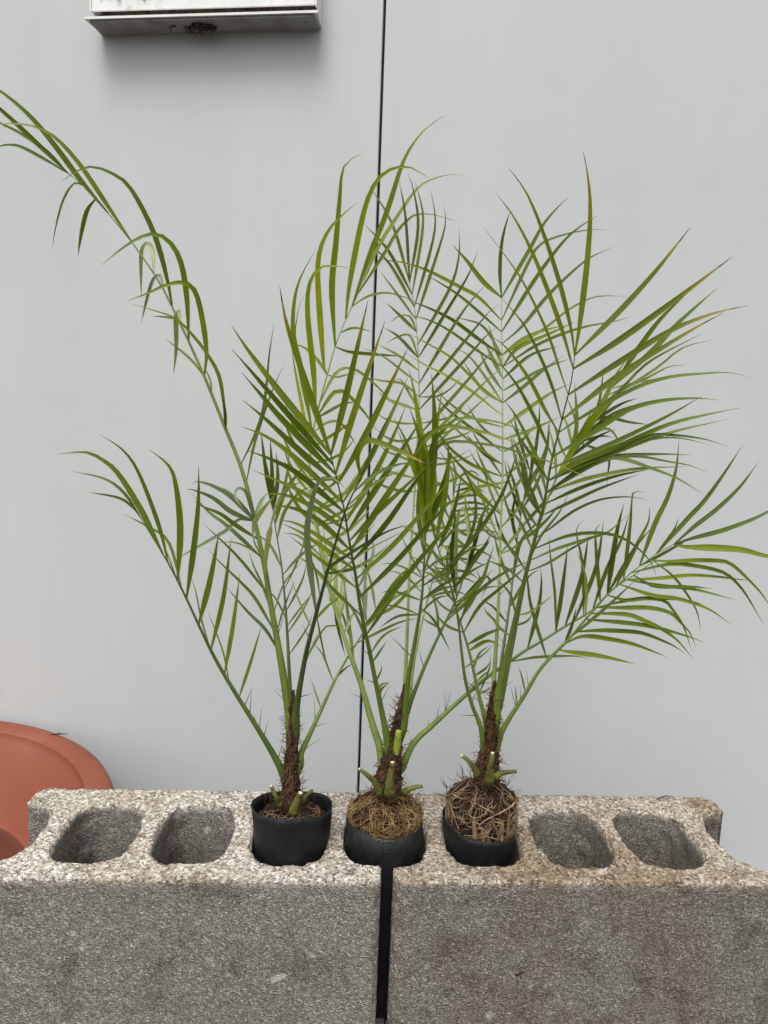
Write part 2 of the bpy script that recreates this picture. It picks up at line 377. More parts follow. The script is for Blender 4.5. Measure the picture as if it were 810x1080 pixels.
# ------------------------------------------------------------------ concrete blocks
BW, BD, BH = .390, .162, .190
HCS = {1: [-.0975, .0015, .1015], 2: [-.099, -.0015, .0945]}     # hole centres along each block
def sup(cx, cy, a, b, n, k0=0, k1=None, cnt=40, e=3.0):
    out = []
    for k in range(cnt):
        t = 2*math.pi*k/cnt; c, s = math.cos(t), math.sin(t)
        out.append((cx+a*abs(c)**(2/e)*(1 if c >= 0 else -1), cy+b*abs(s)**(2/e)*(1 if s >= 0 else -1)))
    return out
def block_mesh(seed):
    bm = bmesh.new(); h = BW/2; HC = HCS[seed]
    nd, nb, cy = .037, .053, .0765
    arc = []
    for k in range(17):
        t = math.pi*k/16-math.pi/2; c, s = math.cos(t), math.sin(t)
        arc.append((nd*abs(c)**(2/2.6), cy+nb*abs(s)**(2/2.6)*(1 if s >= 0 else -1)))
    c1, c2 = (.004, .009)[seed-1], .011
    outer = [(-h, c1), (-h+c1*.3, c1*.3), (-h+c1, 0), (h-c1, 0), (h-c1*.3, c1*.3), (h, c1)] + [(h-x, y) for x, y in arc] + [(h, BD-c2), (h-c2*.3, BD-c2*.3), (h-c2, BD), (-h+c2, BD), (-h+c2*.3, BD-c2*.3), (-h, BD-c2)] + [(-h+x, y) for x, y in reversed(arc)]
    loops = [outer] + [sup(x, cy, .0385, .0525, 3) for x in HC]
    E = []
    for lp in loops:
        vs_ = [bm.verts.new((x, y, 0)) for x, y in lp]
        for i in range(len(vs_)): E.append(bm.edges.new((vs_[i], vs_[(i+1) % len(vs_)])))
    bmesh.ops.triangle_fill(bm, use_beauty=True, use_dissolve=False, edges=E)
    # drop triangles that filled the holes
    for f_ in list(bm.faces):
        c = f_.calc_center_median()
        for x in HC:
            if (abs(c.x-x)/.0385)**3+(abs(c.y-cy)/.0525)**3 < .98: bm.faces.remove(f_); break
    r = bmesh.ops.extrude_face_region(bm, geom=list(bm.faces))
    for v in r['geom']:
        if isinstance(v, bmesh.types.BMVert): v.co.z -= BH
    bmesh.ops.recalc_face_normals(bm, faces=bm.faces)
    me = bpy.data.meshes.new('block_raw'); bm.to_mesh(me); bm.free()
    o = bpy.data.objects.new('block_raw', me); col.objects.link(o)
    md = o.modifiers.new('r', 'REMESH'); md.mode = 'VOXEL'; md.voxel_size = .0026; md.adaptivity = 0
    sm = o.modifiers.new('s', 'SMOOTH'); sm.factor = .5; sm.iterations = 2
    dg = bpy.context.evaluated_depsgraph_get()
    m2 = bpy.data.meshes.new_from_object(o.evaluated_get(dg)); m2.name = 'concrete_block'
    bpy.data.objects.remove(o)
    off = Vector((seed*7.3, seed*1.7, 0))
    nrm = [v.normal.copy() for v in m2.vertices]
    for v, nn in zip(m2.vertices, nrm):
        p = v.co + off
        top = max(0, 1+v.co.z/.008) if v.co.z < 0 else 1
        d = .0003*noise.noise(p*420) + .0004*noise.noise(p*150)
        d += top*(.0013*noise.noise(p*250) + .0015*noise.noise(p*80))
        # corners and arrises break away: chip where two faces meet
        e = abs(nn.x)*abs(nn.y)+abs(nn.y)*abs(nn.z)+abs(nn.x)*abs(nn.z)
        if e > .12: d -= (.0036*max(0, noise.noise(p*55)+.35)+.0016*max(0, noise.noise(p*210)))*min(1, e*2.2)
        v.co = v.co + nn*d
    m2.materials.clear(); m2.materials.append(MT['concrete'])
    m2.polygons.foreach_set('use_smooth', [True]*len(m2.polygons))
    return m2
gap = .0062
bmA, bmB = block_mesh(1), block_mesh(2)
def block(me, x, z, lichen, label, rz=0):
    o = bpy.data.objects.new('concrete_block', me); col.objects.link(o); o.location = (x, 0, z); o['lichen'] = lichen
    o.rotation_euler.z = rz
    return tag(o, label, 'concrete block', 'hollow concrete blocks')
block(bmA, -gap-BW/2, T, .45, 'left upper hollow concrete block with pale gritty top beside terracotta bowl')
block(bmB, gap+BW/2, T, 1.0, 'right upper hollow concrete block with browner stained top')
# the course below lies on its side on the ground
for me, x, lb in ((bmA, -gap-BW/2, 'hollow concrete block lying flat under the left pale block'), (bmB, gap+BW/2, 'hollow concrete block lying flat under the right stained block')):
    o = block(me, x, 0, .6, lb); o.rotation_euler.x = R(90); o.location.y = -.015
    o.location.z = .0005

# ------------------------------------------------------------------ terracotta bowl
bc = Vector((-.778, .318, 0)); ZR = T-.166
ZF = T-.300
prof = [(0, ZF), (.14, ZF), (.264, ZF+.001), (.273, ZF+.003), (.280, ZF+.010), (.312, ZF+.064), (.347, ZR-.016), (.351, ZR-.012), (.3520, ZR-.005), (.3526, ZR-.0035), (.354, ZR-.0022),
        (.358, ZR-.001), (.366, ZR+.0005), (.377, ZR+.001), (.387, ZR), (.393, ZR-.005), (.396, ZR-.012), (.396, ZR-.022), (.393, ZR-.031), (.387, ZR-.035), (.377, ZR-.036),
        (.355, .085), (.308, .022), (.300, .004), (.292, .0005), (.14, .0005), (0, .0005)]
V, F = lathe(prof, 96)
V = [v+bc for v in V]
bo = obj('planter_bowl', V, F, MT['clay'], origin=bc)
tag(bo, 'wide empty terracotta coloured planter bowl on the ground by the wall', 'planter')
# a dry twig caught between bowl and wall
V, F = [], []
P = [Vector((bc.x+.381*math.cos(R(58)), bc.y+.381*math.sin(R(58)), ZR+.0018)) + Vector((i*.008, i*.0012, .0006*math.sin(i*1.7))) for i in range(-1, 4)]
tube(V, F, P, [.0005, .0012, .0015, .001, .0004], 5)
tube(V, F, [P[2], P[2]+Vector((.004, -.003, .004))], [.0009, .0003], 5)
tag(obj('twig', V, F, MT['twig'], origin=P[0]), 'tiny dark dry twig lying on the rim of the terracotta bowl', 'twig')

V, F = [], []
P = [Vector((.325+.006*i, BD-.012+.001*i, T+.0022+.0035*math.sin(i*.75))) for i in range(5)]
tube(V, F, P, [.0006, .0008, .0007, .0005, .0002], 5)
tag(obj('dry_stalk', V, F, MT['twig'], origin=P[0]), 'short bent dry stalk on the back edge of the right block', 'twig')
c_ = at(548, 1027, -.0012); V = [c_+Vector((x, y, z)) for x, y, z in ((-.0045, 0, -.0022), (-.001, -.0008, -.0018), (.0042, .0003, .0018), (.0046, 0, .0028), (.001, -.0007, .0021), (-.0035, 0, -.0002))]
V += [v+Vector((0, .0005, 0)) for v in V]
tag(obj('leaf_flake', V, [tuple(range(6)), tuple(reversed(range(6, 12)))]+[(i, 6+i, 6+(i+1) % 6, (i+1) % 6) for i in range(6)], MT['twig'], origin=c_), 'small brown leaf flake stuck on the front of the right block', 'leaf flake')
# ------------------------------------------------------------------ nursery pots
def pot(cx, cy, prof, label, rim_fn, squash=1.0, seed=0):
    def fn(v, j, a):
        p = Vector((math.cos(a), math.sin(a), v.z*14+seed*5))
        k = 1+.030*noise.noise(p*1.7)*(1+j*.06)
        hgt = max(0, min(1, (v.z+.01)/.05)); k *= 1+.010*hgt*noise.noise(Vector((math.cos(a)*5, math.sin(a)*5, seed+v.z*25)))
        z = v.z + rim_fn(a)*hgt
        return Vector((v.x*k, v.y*k*(1+(squash-1)*hgt), z))
    th = .0009
    inner = [(max(r-th, 0), z if i else z+th) for i, (r, z) in enumerate(prof)]
    full = prof + list(reversed(inner))
    V, F = lathe(full, 72, fn)
    base = Vector((cx, cy, T))
    o = obj('nursery_pot', [v+base for v in V], F, MT['pot'], origin=base+Vector((0, 0, prof[0][1])))
    return tag(o, label, 'plant pot', 'black nursery pots')
def P_(r0, r1, z0, z1, lip=True):
    pr = [(0, z0), (r0*.6, z0), (r0*.94, z0), (r0, z0+.003)]
    for k in range(1, 11):
        s = k/10; pr.append((r0+(r1-r0)*s**.85, z0+.003+(z1-z0-.003)*s))
    if lip: pr += [(r1+.0012, z1+.0005), (r1+.0013, z1+.002)]
    return pr
PX = [-.0985, .0, .1025]
CY = .070
pot(PX[0], CY, P_(.0365, .0415, -.035, .0365, False), 'black plastic pot left of the other two, soil below its rim', lambda a: -.0075*math.sin(a)+.0013*math.sin(3*a), 1.0, 1)
pot(PX[1]-.001, CY, P_(.0345, .0400, -.184, .025, False), 'black plastic pot wedged in the gap between the two blocks', lambda a: .001*math.sin(a)-.003*math.cos(a)+.001*math.sin(5*a), 1.0, 2)
pot(PX[2]-.003, CY, P_(.030, .0388, -.045, .022, False), 'black plastic pot on the right holding a raised bare root ball', lambda a: -.008*math.cos(a)+.003*math.sin(a)+.0012*math.sin(4*a), 1.0, 3)

# ------------------------------------------------------------------ palms
palms = []
LBL = ['left pygmy palm with a long frond arching to the upper left',
       'middle pygmy palm standing in the pot between the two blocks',
       'right pygmy palm with tall straight leaflets and a high root ball']
BASEPX = [(307, 850), (408, 836), (514, 822)]
YS = .075
for i in range(3):
    p = at(*BASEPX[i], YS)
    o = empty('palm_plant', Vector((PX[i], CY, T+(.010, .006, .006)[i]))); tag(o, LBL[i], 'palm', 'potted young palms'); palms.append(o)

# root balls: lumpy soil body and roots creeping over it
def root_ball(i, cx, cy, rad, ztop, zbot, nroots, rm, rr, hug, dome=.006):
    root = palms[i]; O = root.location
    prof = []
    for k in range(10): s = k/9; prof.append((rad*.93*s, ztop+dome*(1-s*s)))
    for k in range(1, 4): a = k/3*math.pi/2; prof.append((rad*.93+rad*.07*math.sin(a), ztop-rad*.07*(1-math.cos(a))))
    n = 14
    for k in range(1, n+1): prof.append((rad-(rad*.16)*k/n, ztop-rad*.07-(ztop-zbot)*k/n))
    prof.append((0, prof[-1][1]))
    def fn(v, j, a):
        p = v*150+Vector((i*9, 0, 0)); d = .0016*noise.noise(p)+.0012*noise.noise(p*2.7)
        if j >= len(prof)-2: d = min(d, 0)
        q = Vector((v.x, v.y, 0)); q = q.normalized() if q.length > 1e-5 else Vector((0, 0, 0))
        return v + q*d*(1 if v.z < ztop-.001 else .3) + Vector((0, 0, d*(1.5 if v.z > ztop-.003 else .2))) + Vector((cx, cy, T))
    V, F = lathe(prof, 64, fn)
    rb = obj('root_ball', V, F, MT['soil'], root, O)
    V, F = [], []
    def place(s, th, lift):
        if s < rad*.93: r, z = s, ztop+dome*(1-(s/(rad*.93))**2)
        else:
            dn = s-rad*.93; r = rad-(rad*.16)*dn/(ztop-zbot); z = ztop-dn
        out = lift
        return Vector((cx+(r+out*(1 if s > rad*.85 else .2))*math.cos(th), cy+(r+out*(1 if s > rad*.85 else .2))*math.sin(th), T+z+(out if s < rad*.95 else 0)))
    smax = rad*.93+hug
    for k in range(nroots):
        s = random.uniform(rad*.4, smax) if random.random() < .16 else smax-(smax-rad*.78)*random.random()**1.4
        th = random.uniform(math.pi*.95, math.pi*2.05) if random.random() < .75 else random.uniform(0, math.pi*2)
        hd = random.uniform(0, 6.28); st = .0032; nst = random.randint(5, 16); lift = random.uniform(.0004, .0022); P = []
        for j in range(nst):
            P.append(place(s, th, lift+.0012*abs(math.sin(j*.8+k))))
            hd += random.gauss(0, .6); s = min(smax, max(.004, s+st*math.sin(hd))); th += st*math.cos(hd)/max(.012, min(rad, s))
        r0 = rr*random.choice((.55, .6, .8, 1, 1.5)); tube(V, F, P, [r0*(1-.6*j/nst) for j in range(nst)], 4)
    tag(obj('roots', V, F, rm, rb), kind='stuff'); rb_roots = bpy.context.scene
    # wispy hair roots standing off the edge
    V, F = [], []
    for k in range(60 if i else 14):
        th = random.uniform(0, 6.28); P = [place(rad*random.uniform(.75, 1.0), th, .001)]
        d = Vector((math.cos(th)*.5, math.sin(th)*.5, random.uniform(.2, 1))).normalized()
        for j in range(4): P.append(P[-1]+d*random.uniform(.0015, .0042)+Vector([random.gauss(0, .0014) for _ in range(3)]))
        tube(V, F, P, [.0004, .00035, .0003, .0002, .0001], 3)
    tag(obj('hair_roots', V, F, MT['fiber'], rb), kind='stuff')
    # crumbs of bark in the soil
    V, F = [], []
    for k in range(260):
        s = random.uniform(0, rad*.93+hug*.8); th = random.uniform(0, 6.28); c = place(s, th, .0004); a = random.uniform(.0006, .0019)
        b0 = len(V); ax = [Vector([random.gauss(0, 1) for _ in range(3)]).normalized()*a*random.uniform(.5, 1.2) for _ in range(3)]
        V += [c+ax[0], c-ax[0], c+ax[1], c-ax[1], c+ax[2]*.7, c-ax[2]*.7]
        for f_ in ((0, 2, 4), (2, 1, 4), (1, 3, 4), (3, 0, 4), (2, 0, 5), (1, 2, 5), (3, 1, 5), (0, 3, 5)): F.append(tuple(b0+x for x in f_))
    tag(obj('soil_crumbs', V, F, MT['soil'], rb, smooth=False), kind='stuff')
    for o_ in (rb.children):   # vertices were given in world space; bring them under the plant's origin
        for v in o_.data.vertices: v.co -= O
    return rb
rb1 = root_ball(0, PX[0], CY, .0352, .024, -.025, 34, MT['root_pale'], .00035, -.004, .004)
rb2 = root_ball(1, PX[1]-.001, CY, .0374, .034, -.035, 270, MT['root_tan'], .00032, .013, .014)
rb3 = root_ball(2, PX[2]-.002, CY, .0364, .049, -.035, 170, MT['root_pale'], .00030, .034, .016)
# thick stub roots standing down the side of the right-hand ball
for th, z0, z1, r in ((-112, .041, .019, .0024), (-98, .033, .018, .0021), (-66, .040, .016, .0024), (-52, .044, .018, .0018), (-158, .047, .026, .0018), (-172, .045, .028, .0016)):
    V, F = [], []; O = palms[2].location
    P = [Vector((PX[2]-.002+(.0364-.0012*k/5)*math.cos(R(th+k*.6)), CY+(.0364-.0012*k/5)*math.sin(R(th+k*.6)), T+z0+(z1-z0)*k/5)) for k in range(6)]
    tube(V, F, P, [r*.8, r, r*1.05, r, r*.95, r*.8], 7, 1, True, .08)
    o = obj('thick_root', V, F, MT['root_thick'], rb3)
    for v in o.data.vertices: v.co -= O
# long surface roots of the right-hand ball
for pts, r in (([(478, 838), (485, 842), (495, 843), (503, 848), (512, 853), (522, 858)], .0011), ([(546, 842), (540, 850), (530, 856), (520, 861), (512, 865), (506, 870)], .0013),
               ([(494, 858), (498, 862), (505, 862), (513, 857)], .001), ([(519, 836), (518, 845), (519, 853)], .0007), ([(474, 846), (478, 858), (482, 870), (485, 876)], .0009),
               ([(505, 872), (512, 876), (516, 884)], .0008), ([(541, 862), (544, 868), (546, 874)], .0009)):
    V, F = [], []; O = palms[2].location
    P = []
    for u, v in pts:                         # where the sight line meets the side of the ball
        d = ray(u, v); c = Vector((PX[2]-.002, CY, 0)); ox, oy = CAM.x-c.x, CAM.y-c.y
        A, B, C = d.x**2+d.y**2, 2*(ox*d.x+oy*d.y), ox*ox+oy*oy-.0388**2
        q = B*B-4*A*C; tt = (-B-math.sqrt(q))/(2*A) if q > 0 else -B/(2*A)
        p = CAM+d*tt
        if p.z > T+.050: tt = (T+.0545-CAM.z)/d.z; p = CAM+d*tt
        P.append(p)
    P = catmull(P, 12); tube(V, F, P, [.68*r*(1-.4*k/11) for k in range(12)], 6, 1, True, .1)
    o = obj('surface_root', V, F, MT['root_pale'], rb3)
    for v in o.data.vertices: v.co -= O

# stems: rough brown cylinders clad in old leaf bases
STEM = [[(307, 858, 15), (307, 838, 14), (307, 815, 10.5), (308, 790, 8.5), (308.5, 765, 7), (309, 742, 4.5), (309, 728, 2.5)],
        [(408, 842, 20), (409, 826, 19.5), (413, 800, 15), (417, 782, 10), (420, 762, 7.5), (424, 742, 5), (427, 722, 2.5)],
        [(514, 828, 18), (514, 812, 17), (516, 790, 13), (518, 770, 9), (519, 752, 7.5), (520, 736, 5), (522, 718, 2.5)]]
stems = []
for i, st in enumerate(STEM):
    O = palms[i].location
    P = [at(u, v, YS) for u, v, r in st]; rr = [r*.70*((at(u, v, YS)-CAM).dot(_f))/FPX for u, v, r in st]
    n = 40; path = catmull(P, n); V, F = [], []
    rad = []
    for k in range(n):
        x = k/(n-1)*(len(rr)-1); j = min(int(x), len(rr)-2); rad.append(rr[j]+(rr[j+1]-rr[j])*(x-j))
    sd = 22; tube(V, F, path, rad, sd, 1)
    for k in range(n):
        for s in range(sd):
            v = V[k*sd+s]; q = (v-path[k])
            wv = .22*noise.noise(v*170+Vector((i, 0, 0)))+.16*noise.noise(v*420)+.12*math.sin(k*1.15+s*.55)
            V[k*sd+s] = path[k]+q*(1+wv)
    o = obj('stem', V, F, MT['stem'], palms[i], O); stems.append(o)
    V, F = [], []                            # fibres peeling from the old leaf bases
    for k in range(240):
        a = random.uniform(0, .9); kk = int(a*(n-1)); p0 = path[kk]; th = random.uniform(0, 6.28)
        d = Vector((math.cos(th), math.sin(th), 0)); p = p0+d*rad[kk]*.95; P = [p]
        dr = (d*random.uniform(.15, .9)+Vector((0, 0, random.uniform(-.6, 1.0)))).normalized()
        for j in range(4): P.append(P[-1]+dr*random.uniform(.001, .0034)+Vector([random.gauss(0, .0010) for _ in range(3)]))
        tube(V, F, P, [.0006, .0005, .0004, .0003, .0001], 3)
    for k in range(120):                      # strands wrapped round
        a = random.uniform(.02, .75); kk = int(a*(n-1)); th = random.uniform(0, 6.28); P = []
        for j in range(6):
            kq = max(0, min(n-1, int(kk+j*random.uniform(-.6, .9)))); P.append(path[kq]+Vector((math.cos(th+j*.25), math.sin(th+j*.25), 0))*rad[kq]*1.06)
        tube(V, F, P, [.0004]*6, 3)
    f_ = tag(obj('fibers', V, F, MT['fiber'], o), kind='stuff')
    for v in f_.data.vertices: v.co -= O

# bright young sheaths showing between the fibres
for i, pts, w in ((1, [(417, 798), (419, 785), (420.5, 770)], 8),):
    P = catmull([at(u, v, YS-.007) for u, v in pts], 9); V, F = [], []; px = (P[0]-CAM).dot(_f)/FPX
    tube(V, F, P, [px*w/2*(.55+.45*math.sin(math.pi*(.15+.7*k/8))) for k in range(9)], 10, .6)
    obj('leaf_sheath', V, F, MT['sheath'], palms[i], palms[i].location)
# cut leaf-stalk stubs
def stub(i, pts, w0, w1, ys, mt='stub'):
    O = palms[i].location; P = [at(u, v, y+.008) for (u, v), y in zip(pts, ys)]; P = catmull(P, 9); V, F = [], []
    px = (P[0]-CAM).dot(_f)/FPX
    tube(V, F, P, [px*.76*(w0*1.35+(w1-w0*1.35)*(k/8)**.6)/2 for k in range(9)], 10, .75)
    o = obj('cut_stub', V, F, MT[mt], palms[i], O)
    V, F = [], []; d = (P[-1]-P[-2]).normalized()
    tube(V, F, [P[-1]-d*.0002, P[-1]+d*.0005], [px*w1/2*.72, px*w1/2*.6], 10, .75)
    c = obj('cut_face', V, F, MT['cut'], o)
    for v in c.data.vertices: v.co -= O
stub(0, [(309, 858), (312, 848), (317, 836)], 12, 7, (.030, .026, .022))
stub(0, [(296, 850), (291, 840), (286, 829)], 8, 5, (.055, .05, .05))
stub(0, [(318, 846), (324, 838), (330, 833)], 7, 4, (.075, .08, .085))
stub(1, [(401, 838), (396, 826), (388, 818), (379, 811)], 11, 4.5, (.045, .04, .036, .032))
stub(1, [(411, 838), (411, 822), (414, 804)], 14, 6, (.040, .036, .033))
stub(1, [(426, 836), (434, 831), (446, 829)], 9, 4.5, (.05, .045, .045))
stub(2, [(504, 818), (500, 810), (494, 802), (487, 797)], 10, 4.5, (.045, .04, .036, .034))
stub(2, [(516, 824), (517, 812), (519.5, 794)], 13, 5.5, (.040, .036, .033))
stub(2, [(522, 820), (530, 815), (545, 813.5)], 9, 4.5, (.045, .043, .043))

def parse(line): return [tuple(float(x) for x in p.split(',')) for p in line.split()]
nleaf = 0
def frond(i, rach, ytip, leaves, r0=3.6, pet='petiole', yb=YS, pw=1.3, thin=1.0, spines=None, label=None):
    """One frond. rach: its mid-rib traced in photo pixels from the stem outwards, ytip: the depth its end reaches;
    leaves: one leaflet per line: width_mm depth_change tint points..., or S count width depth_change tint foot tip foot tip bow."""
    global nleaf
    O = palms[i].location
    rp = parse(rach)
    st = STEM[i]; v1_ = rp[0][1]+13                       # start inside the stem, a little lower than the visible foot
    if v1_ < st[0][1]:
        us = next(a_[0]+(b_[0]-a_[0])*(a_[1]-v1_)/(a_[1]-b_[1]) for a_, b_ in zip(st, st[1:]) if a_[1] >= v1_ >= b_[1]) if v1_ > st[-1][1] else st[-1][0]
        rp.insert(0, (us*.7+rp[0][0]*.3, v1_))
    # depth grows along the rib
    cum = [0]
    for k in range(1, len(rp)): cum.append(cum[-1]+math.hypot(rp[k][0]-rp[k-1][0], rp[k][1]-rp[k-1][1]))
    P3 = [at(u, v, yb+(ytip-yb)*(c/cum[-1])**pw) for (u, v), c in zip(rp, cum)]
    n = 34; path = catmull(P3, n); V, F = [], []
    r0 *= .80; rad = [.001*(.45*thin+(r0-.45*thin)*(1-k/(n-1))**1.25) for k in range(n)]
    for k in range(9): rad[k] *= 1+.55*(1-k/9)**2     # sheath where the stalk clasps the stem
    tube(V, F, path, rad, 8, .7)
    if spines is None: spines = 7
    spines = int(spines*.7)
    for k in range(spines):                  # small spines low on the stalk
        kk = int(n*(.08+.30*(k+random.random())/max(1, spines))); tg = (path[kk+1]-path[kk-1]).normalized()
        sd = tg.cross(Vector((0, -1, .2))).normalized()*random.choice((1, 1, -1))*(1 if rp[-1][0] < rp[0][0] else -1)
        d = (sd*random.uniform(.5, .8)+tg*random.uniform(.5, 1.1)+Vector((0, random.uniform(-.5, .3), 0))).normalized()*random.uniform(.006, .028)
        b = path[kk]+sd*rad[kk]*.6
        tube(V, F, [b, b+d*.5, b+d], [.0005, .00032, .0001], 4)
    fo = obj('frond', V, F, MT[pet], palms[i], O)
    if label: fo['label'] = label
    def px2(p):
        d = p-CAM; z = d.dot(_f); return 405+FPX*d.dot(_r)/z, 540-FPX*d.dot(_u)/z
    rpx = [px2(p) for p in path]
    def leaf(wmm, dy, tint, pts):
        global nleaf
        b = pts[0]; j = min(range(n), key=lambda k: (rpx[k][0]-b[0])**2+(rpx[k][1]-b[1])**2)
        dist = math.hypot(rpx[j][0]-b[0], rpx[j][1]-b[1])
        pts = list(pts)
        if dist < 14: pts[0] = rpx[j]
        else: pts.insert(0, rpx[j])
        if len(pts) == 2:                    # natural slight bow
            (x0, y0), (x1, y1) = pts; ln = math.hypot(x1-x0, y1-y0); k = random.uniform(-.02, .02)*ln
            pts.insert(1, ((x0+x1)/2-(y1-y0)/ln*k, (y0+y1)/2+(x1-x0)/ln*k))
        yb_ = path[j].y; c = [0]
        for k in range(1, len(pts)): c.append(c[-1]+math.hypot(pts[k][0]-pts[k-1][0], pts[k][1]-pts[k-1][1]))
        P = [at(u, v, yb_+dy*(d/c[-1])**1.15) for (u, v), d in zip(pts, c)]
        m = 13 if len(pts) < 5 else 19; P = catmull(P, m)
        Nn = Vector((random.uniform(-.45, .45), -1, random.uniform(.0, .85))).normalized()
        wpx = wmm*.75*(P[m//2]-CAM).dot(_f)/FPX
        V, F, U = [], [], []
        fold = random.uniform(.12, .30)
        for k, p in enumerate(P):
            s = k/(m-1); tg = (P[min(k+1, m-1)]-P[max(k-1, 0)]).normalized()
            sd = tg.cross(Nn)
            if sd.length < .25: sd = sd + tg.cross(Vector((.6, -.3, .7)))*.5
            sd.normalize(); nn = sd.cross(tg)
            pr = min(1, (.30+2.6*s))*max(0, 1-max(0, (s-.32)/.68)**1.9)
            hw = .5*wpx*max(pr, .05)
            V += [p-sd*hw+nn*hw*fold, p-nn*hw*fold, p+sd*hw+nn*hw*fold]; U += [(0, s), (.5, s), (1, s)]
            if k:
                q = 3*k; F += [(q-3, q-2, q+1, q), (q-2, q-1, q+2, q+1)]
        o = obj('leaflet', V, F, MT['leaf_'+tint], fo, uvs=U); nleaf += 1
        for v in o.data.vertices: v.co -= O
    for ln in leaves.strip().splitlines():
        t = ln.split()
        if not t: continue
        if t[0] == 'S':
            cnt, wmm, dy, tint = int(t[1]), float(t[2]), float(t[3]), t[4]
            q = parse(' '.join(t[5:9])); bow = float(t[9])
            for k in range(cnt):
                s = k/max(1, cnt-1); jx = lambda a: random.uniform(-a, a)
                f0 = (q[0][0]+(q[2][0]-q[0][0])*s, q[0][1]+(q[2][1]-q[0][1])*s)
                t0 = (q[1][0]+(q[3][0]-q[1][0])*s+jx(5), q[1][1]+(q[3][1]-q[1][1])*s+jx(5))
                b_ = bow*random.uniform(.6, 1.3); lx, ly = t0[0]-f0[0], t0[1]-f0[1]; ll = math.hypot(lx, ly)
                m1 = (f0[0]+lx*.38-ly/ll*b_*.8, f0[1]+ly*.38+lx/ll*b_*.8); m2 = (f0[0]+lx*.72-ly/ll*b_*.85, f0[1]+ly*.72+lx/ll*b_*.85)
                leaf(wmm*random.uniform(.85, 1.12), dy+jx(.02), tint, [f0, m1, m2, t0])
        else:
            leaf(float(t[0]), float(t[1]), t[2], parse(' '.join(t[3:])))
    return fo

# === left palm
frond(0, '300,822 297,812 285,790 266,759 252,737 238,714 224,689 210,660 197,632 187,612 178,595 168,578 157,560 149,547', .03, '''
5 -.02 g 252,737 264,700 276,660
7.5 -.02 g 238,714 246,660 253,605
8 -.02 g 224,689 236,630 244,566
8.5 -.02 g 210,660 222,610 231,561
8.5 -.02 g 197,632 203,590 209,535 209.6,491
9.5 -.03 g 187,612 190,555 184,505 175,488 157,474
6.5 -.02 g 178,595 168,555 147,500 130,475 105,458
8.5 -.03 g 172,583 150,540 125,500 108,485 90,477 61,479
4.5 .01 d 149,547 131,520 110,505 76,497
4 .02 d 148,546 140,535 125,525 93,519
4.5 .05 g 192,620 178,572 155,555 130,542
2.6 .05 k 243,722 236,690 226,662 219,645
3 .05 k 222,682 213,655 206,622 200,605
3 .05 g 186,610 177,585 170,570
2.5 .04 k 262,752 252,735 247,728
''', 4.2, 'petiole_dark', spines=10)

frond(0, '307,775 304,745 295,690 285,634 279,597 270,555 256,498 237,450 229,430 219,405 211,387 200,362 187,335 175,310 164,291 151,272 138,254 115,226 102,210 87,195 72,183', .17, '''
7 -.03 g 72,183 40,152 0,115 -40,85
5 .02 d 72,183 50,160 20,140 0,130 -30,113
5 .04 d 74,184 45,167 22,155 8,153 -4,156 -30,166
8 -.05 g 115,226 85,190 55,150 30,121 0,96 -40,72
7 -.04 y 142,258 112,215 85,175 60,147 40,135 20,131 0,131 -30,135
8 -.05 g 184,328 177,298 168,263 157,234 137,198 120,184 98,176 80,181 64,192
8 -.05 g 200,362 197,313 191,278 181,258 168,248 155,248 138,256 120,269 107,280
8 -.05 g 220,405 218,369 212,328 205,306 194,298 175,301 157,309 133,318
6 -.04 g 237,450 236,426 231,397 220,376 205,356 185,336 157,326 137,320
6 .05 g 102,210 92,222 86,245 82,271
6 .05 g 87,195 78,194 67,212 59,240 55,263
7 .05 s 165,291 161,265 156,257 151,261 149,273 149,315
6 .05 s 173,305 169,291 163,293 157,308 149,340
7 .05 s 195,350 189,328 186,334 186,367 183,395
3 .06 k 192,342 184,336 160,333
4 .06 k 217,400 200,378 174,357
3.5 .05 k 226,424 222,402 215,385
5.5 -.03 d 237,450 237,430 233,414
4.5 -.03 k 257,498 267,463 278,430 284,374 289,341
4 -.01 k 258,505 268,470 280,432 290,405 300,384
8 -.06 s 266,548 245,525 225,513 208,508 202,512
7 -.05 s 264,545 250,528 238,517 224,512
8 -.05 s 268,560 245,540 225,525 205,517 197,516
7 -.05 g 270,572 250,555 232,542 215,535 205,528
6 .02 d 275,585 240,555 220,540 203,521
7 -.05 s 266,543 262,525 256,516 250,516 248,524 254,533
7 .03 s 268,545 275,530 282,520
10 -.20 s 281,610 280,591 284,560 291,534 300,519 313,510 324,509
8 -.14 s 277,594 268,572 267,555 277,538 292,520
5 .03 d 296,690 280,664 261,645 239,619
5 .03 d 293,675 270,632 254,614 230,591 220,579
4.5 .04 d 285,634 261,599 243,579 214,552
4 -.06 k 277,594 262,578 245,572 222,573
5.5 -.06 s 270,556 250,548 238,560 185,590
4 .06 d 288,655 278,620 268,598 262,580
3 .05 k 289,660 300,640 312,610
3 .05 k 286,640 300,615 320,590
''', 4.6, 'petiole', pw=1.1, spines=5)

frond(0, '308,770 306,727 302,652 297,597 291,560 287,530', .11, '''
6 .0 d 288,536 281,500 277,470 275,452
7 -.02 d 288,534 287,495 285,461
6 .01 d 288,534 293,505 291,476
6 -.02 d 288,533 282,500 279,480
5 .03 d 289,545 301,510 306,470
7 -.02 g 290,552 300,520 322,490
5 .03 k 293,566 300,540 315,520 331,512
4 .03 k 298,600 285,575 270,562
4 .04 d 299,610 318,585 340,570
3 .03 k 302,650 290,630 280,622
3 .03 k 303,660 318,640 330,625
S 4 3.2 .05 k 300,620 322,560 304,690 330,650 4
''', 3.2, 'petiole_dark', spines=2)

